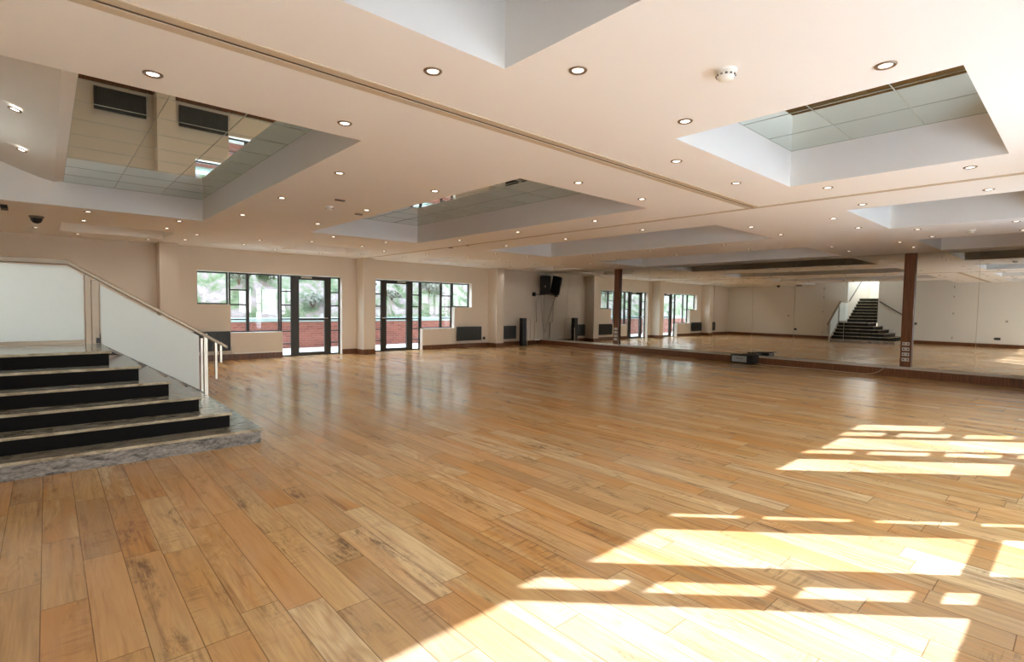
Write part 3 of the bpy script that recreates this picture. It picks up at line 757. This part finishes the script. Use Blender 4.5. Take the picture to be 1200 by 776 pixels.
yb = [(.77, 'in the row nearest the camera'), (1.88, 'level with the nearest coffers'), (2.45, 'just before the cross joint'), (3.55, 'just past the cross joint'), (4.94, 'beside the long coffers\' near end'), (6.6, 'beside the long coffers\' middle'),
      (8.3, 'beside the long coffers\' far end'), (9.71, 'just past the long coffers'), (10.8, 'before the small far coffers'), (11.37, 'near edge of small far coffers'), (12.52, 'far edge of small far coffers'), (13.1, 'in the row by the window wall')]
first = make_downlight()
def dup(root):
    r = root.copy(); C.objects.link(r)
    for ch in list(root.children):
        c = ch.copy(); C.objects.link(c); c.parent = r
    return r
for i, (x, y) in enumerate(spots):
    o = first if i == 0 else dup(first)
    o.location = (x, y, H)
    xi = min(range(len(xb)), key=lambda k: abs(xb[k] - x)); yi = min(range(len(yb)), key=lambda k: abs(yb[k][0] - y))
    o['label'] = 'round downlight ' + xsu[xi] + ', ' + yb[yi][1]
    if x < 0: o['label'] = 'small round downlight by the left wall, below and right of the dark dome camera'
# two in the curved soffit
for y, lab in ((6.31, 'nearer of two round downlights in the curved soffit left of the dark-reflecting coffer'), (7.95, 'farther of two round downlights in the curved soffit left of the dark-reflecting coffer')):
    o = dup(first); o.location = (-.17, y, GS + .042); o.rotation_euler = (0, math.radians(17), 0); o['label'] = lab

# ------------------------------------------------------------------ other ceiling fittings
def detector(x, y, lab, s=1.0):
    t = thing('smoke_detector', lab, 'smoke detector', (x, y, H))
    rel(MB().lathe([(0, 0), (.055 * s, 0), (.055 * s, -.012), (.045 * s, -.02)], (x, y, H), 28).build('base', M['white'], smooth=False), t)
    rel(MB().lathe([(.045 * s, -.018), (.047 * s, -.03), (.04 * s, -.045), (.022 * s, -.055), (.0, -.056)], (x, y, H), 28).build('head', M['white'], smooth=True), t)
    v_ = MB()
    for k in range(12):
        a = k * math.pi / 6; cx, cy_ = x + .0455 * s * math.cos(a), y + .0455 * s * math.sin(a); v_.box(cx - .005, cx + .005, cy_ - .005, cy_ + .005, H - .034, H - .026)
    rel(v_.build('vent', M['dcable']), t)
detector(2.72, 1.36, 'white smoke detector on the ceiling left of the bright upper right coffer')
detector(2.79, 6.73, 'white smoke detector between the stair-side coffer and the middle coffer')
detector(10.59, 1.3, 'white smoke detector on the ceiling close to the mirror wall, above the right column')
dc = thing('dome_camera', 'dark dome security camera on the ceiling above the stair landing', 'security camera', (-.09, 10.85, H))
rel(MB().lathe([(0, 0), (.09, 0), (.09, -.02), (.075, -.035)], (-.09, 10.85, H), 28).build('base', M['dcable']), dc)
rel(MB().lathe([(.072, -.034), (.07, -.06), (.05, -.095), (.02, -.11), (0, -.112)], (-.09, 10.85, H), 28).build('dome', M['black'], smooth=True), dc)
for (x, y, a, b2, lab) in ((3.25, 6.62 - .02, .0, .0, None), (2.70, 6.2, .12, .02, 'thin grey slot plate beside the detector right of the stair-side coffer'), (3.3, 6.95, .10, .03, 'small grey slot plate just left of the middle coffer'),
                           (6.62, 9.44, .08, .08, 'dark sensor plate on the long ceiling joint past the middle coffer'), (6.60, 8.8, .05, .05, 'pale sensor plate on the long ceiling joint nearer the camera')):
    if not lab: continue
    o = MB().box(x - a / 2, x + a / 2, y - b2 / 2 - .01, y + b2 / 2 + .01, H - .018, H - .0065 if 6.5 < x < 6.7 else H).build('ceiling_plate', M['dcable'], bevel=.003)
    tag(at_origin(o, (x, y, H)), lab, 'ceiling plate')
o = MB().box(-.44, -.37, 9.85, 10.1, H - .05, H).build('ceiling_bracket', M['black'], bevel=.004)
tag(at_origin(o, (-.4, 9.95, H)), 'small black bracket on the ceiling just past the stair-side coffer', 'bracket')
# exit box over the first far door, visible in the mirror

# ------------------------------------------------------------------ outside: terrace, brick wall, hillside
struct(MB().box(-14, 30, YW + .12, 17.0, -.14, -.04).build('terrace', M['concrete']))
struct(MB().box(-14, 30, -25, YB - .03, -.14, -.04).build('terrace_back', mat('pale_bounce_paving', srgb(206, 199, 188), 0.8, noise=0.05, scale=3)))  # ground out of view, made pale to bounce sun up onto the ceiling
bw = struct(MB().box(-14, 30, 17.0, 17.3, -.04, .80).build('garden_wall', M['brick']))
MB().box(-14, 30, 16.94, 17.36, .80, .92).build('coping', M['coping'], bw, bevel=.01)
hb = MB(); nx, ny = 90, 24
def hz(x, y):
    t_ = (y - 17.3) / 7.0
    return .75 + 5.2 * t_ ** .85 + .16 * math.sin(x * 1.7 + y) + .12 * math.sin(x * 3.9 - y * 2.3) + .07 * math.sin(x * 7.3 + y * 5.1)
vv = [[len(hb.v) + 0 for _ in range(0)] for _ in range(0)]
for j in range(ny + 1):
    for i in range(nx + 1):
        x = -10 + 38 * i / nx; y = 17.3 + 7 * j / ny; hb.v.append((x, y, hz(x, y) if j else .7))
for j in range(ny):
    for i in range(nx):
        a = j * (nx + 1) + i; hb.f.append((a, a + 1, a + nx + 2, a + nx + 1)); hb.mi.append(0)
struct(hb.build('hillside', M['hill'], smooth=True))
def leafball(b, c, r, n, s):
    for _ in range(n):
        d = Vector((random.gauss(0, 1), random.gauss(0, 1), random.gauss(0, 1))).normalized() * r * random.uniform(.55, 1)
        p = Vector(c) + Vector((d.x, d.y, abs(d.z) * .85)); u = Vector((random.gauss(0, 1), random.gauss(0, 1), random.gauss(0, 1))).normalized(); v_ = u.orthogonal().normalized()
        q = s * random.uniform(.6, 1.3)
        b.poly([p - u * q, p - v_ * q * .45, p + u * q, p + v_ * q * .45])
gc = MB()
SH = [(2.9, 18.6), (4.0, 20.4), (4.6, 18.3), (5.6, 18.9), (6.9, 18.1), (7.3, 20.2), (9.0, 18.7), (10.0, 18.2), (10.6, 20.0), (11.9, 18.5), (12.9, 19.2), (3.4, 22.0)]
for _ in range(480):
    x = random.uniform(-4, 24); y = random.uniform(17.7, 23.5)
    if any((x - a) ** 2 + (y - c) ** 2 < .8 for a, c in SH): continue
    leafball(gc, (x, y, hz(x, y) - .03), random.uniform(.1, .22), 22, .045)
o = gc.build('ground_cover', M['leaf_p'], fix=False); o['kind'] = 'stuff'; tag(o, 'pale scrubby ground cover spread over the hillside outside', 'ground cover')
def make_shrub(lm):
    t = thing('shrub', '', 'shrub', (0, 0, 0), 'shrubs on the hillside')
    s = MB(); 
    for k in range(4): s.tube([(0, 0, -.1), (.12 * math.cos(k * 1.6), .12 * math.sin(k * 1.6), .3)], [.02, .008], 6)
    s.build('stem', M['bark'], t)
    f_ = MB(); leafball(f_, (0, 0, .12), .45, 420, .05); leafball(f_, (.25, .1, .1), .3, 160, .05); f_.build('foliage', lm, t, fix=False)
    return t
sg = make_shrub(M['leaf_g']); spp = make_shrub(M['leaf_p'])
shr = [(2.9, 18.6, 'g', 'round green shrub seen through the short pane at the left end of the first window'), (4.0, 20.4, 'p', 'pale shrub high on the bank behind the wide pane of the first window'),
       (4.6, 18.3, 'p', 'pale shrub low on the bank behind the wide pane of the first window'), (5.6, 18.9, 'g', 'green shrub behind the top of the first glass door'), (6.9, 18.1, 'p', 'pale shrub just above the brick wall behind the first glass door'),
       (7.3, 20.2, 'g', 'green shrub behind the narrow panes right of the first glass door'), (9.0, 18.7, 'g', 'green shrub behind the top of the second glass door'), (10.0, 18.2, 'p', 'pale shrub low behind the second glass door'),
       (10.6, 20.0, 'g', 'green shrub high behind the second window'), (11.9, 18.5, 'p', 'pale shrub behind the wide pane of the second window'), (12.9, 19.2, 'g', 'green shrub behind the short pane at the right end of the second window'), (3.4, 22.0, 'g', 'green shrub near the top of the slope behind the first window')]
ug = up_ = False
for (x, y, kd, lab) in shr:
    if kd == 'g':
        o = dup(sg) if ug else sg; ug = True
    else:
        o = dup(spp) if up_ else spp; up_ = True
    o.location = (x, y, hz(x, y)); o.rotation_euler = (0, 0, random.uniform(0, 6)); s_ = random.uniform(.8, 1.25); o.scale = (s_, s_, s_); o['label'] = lab
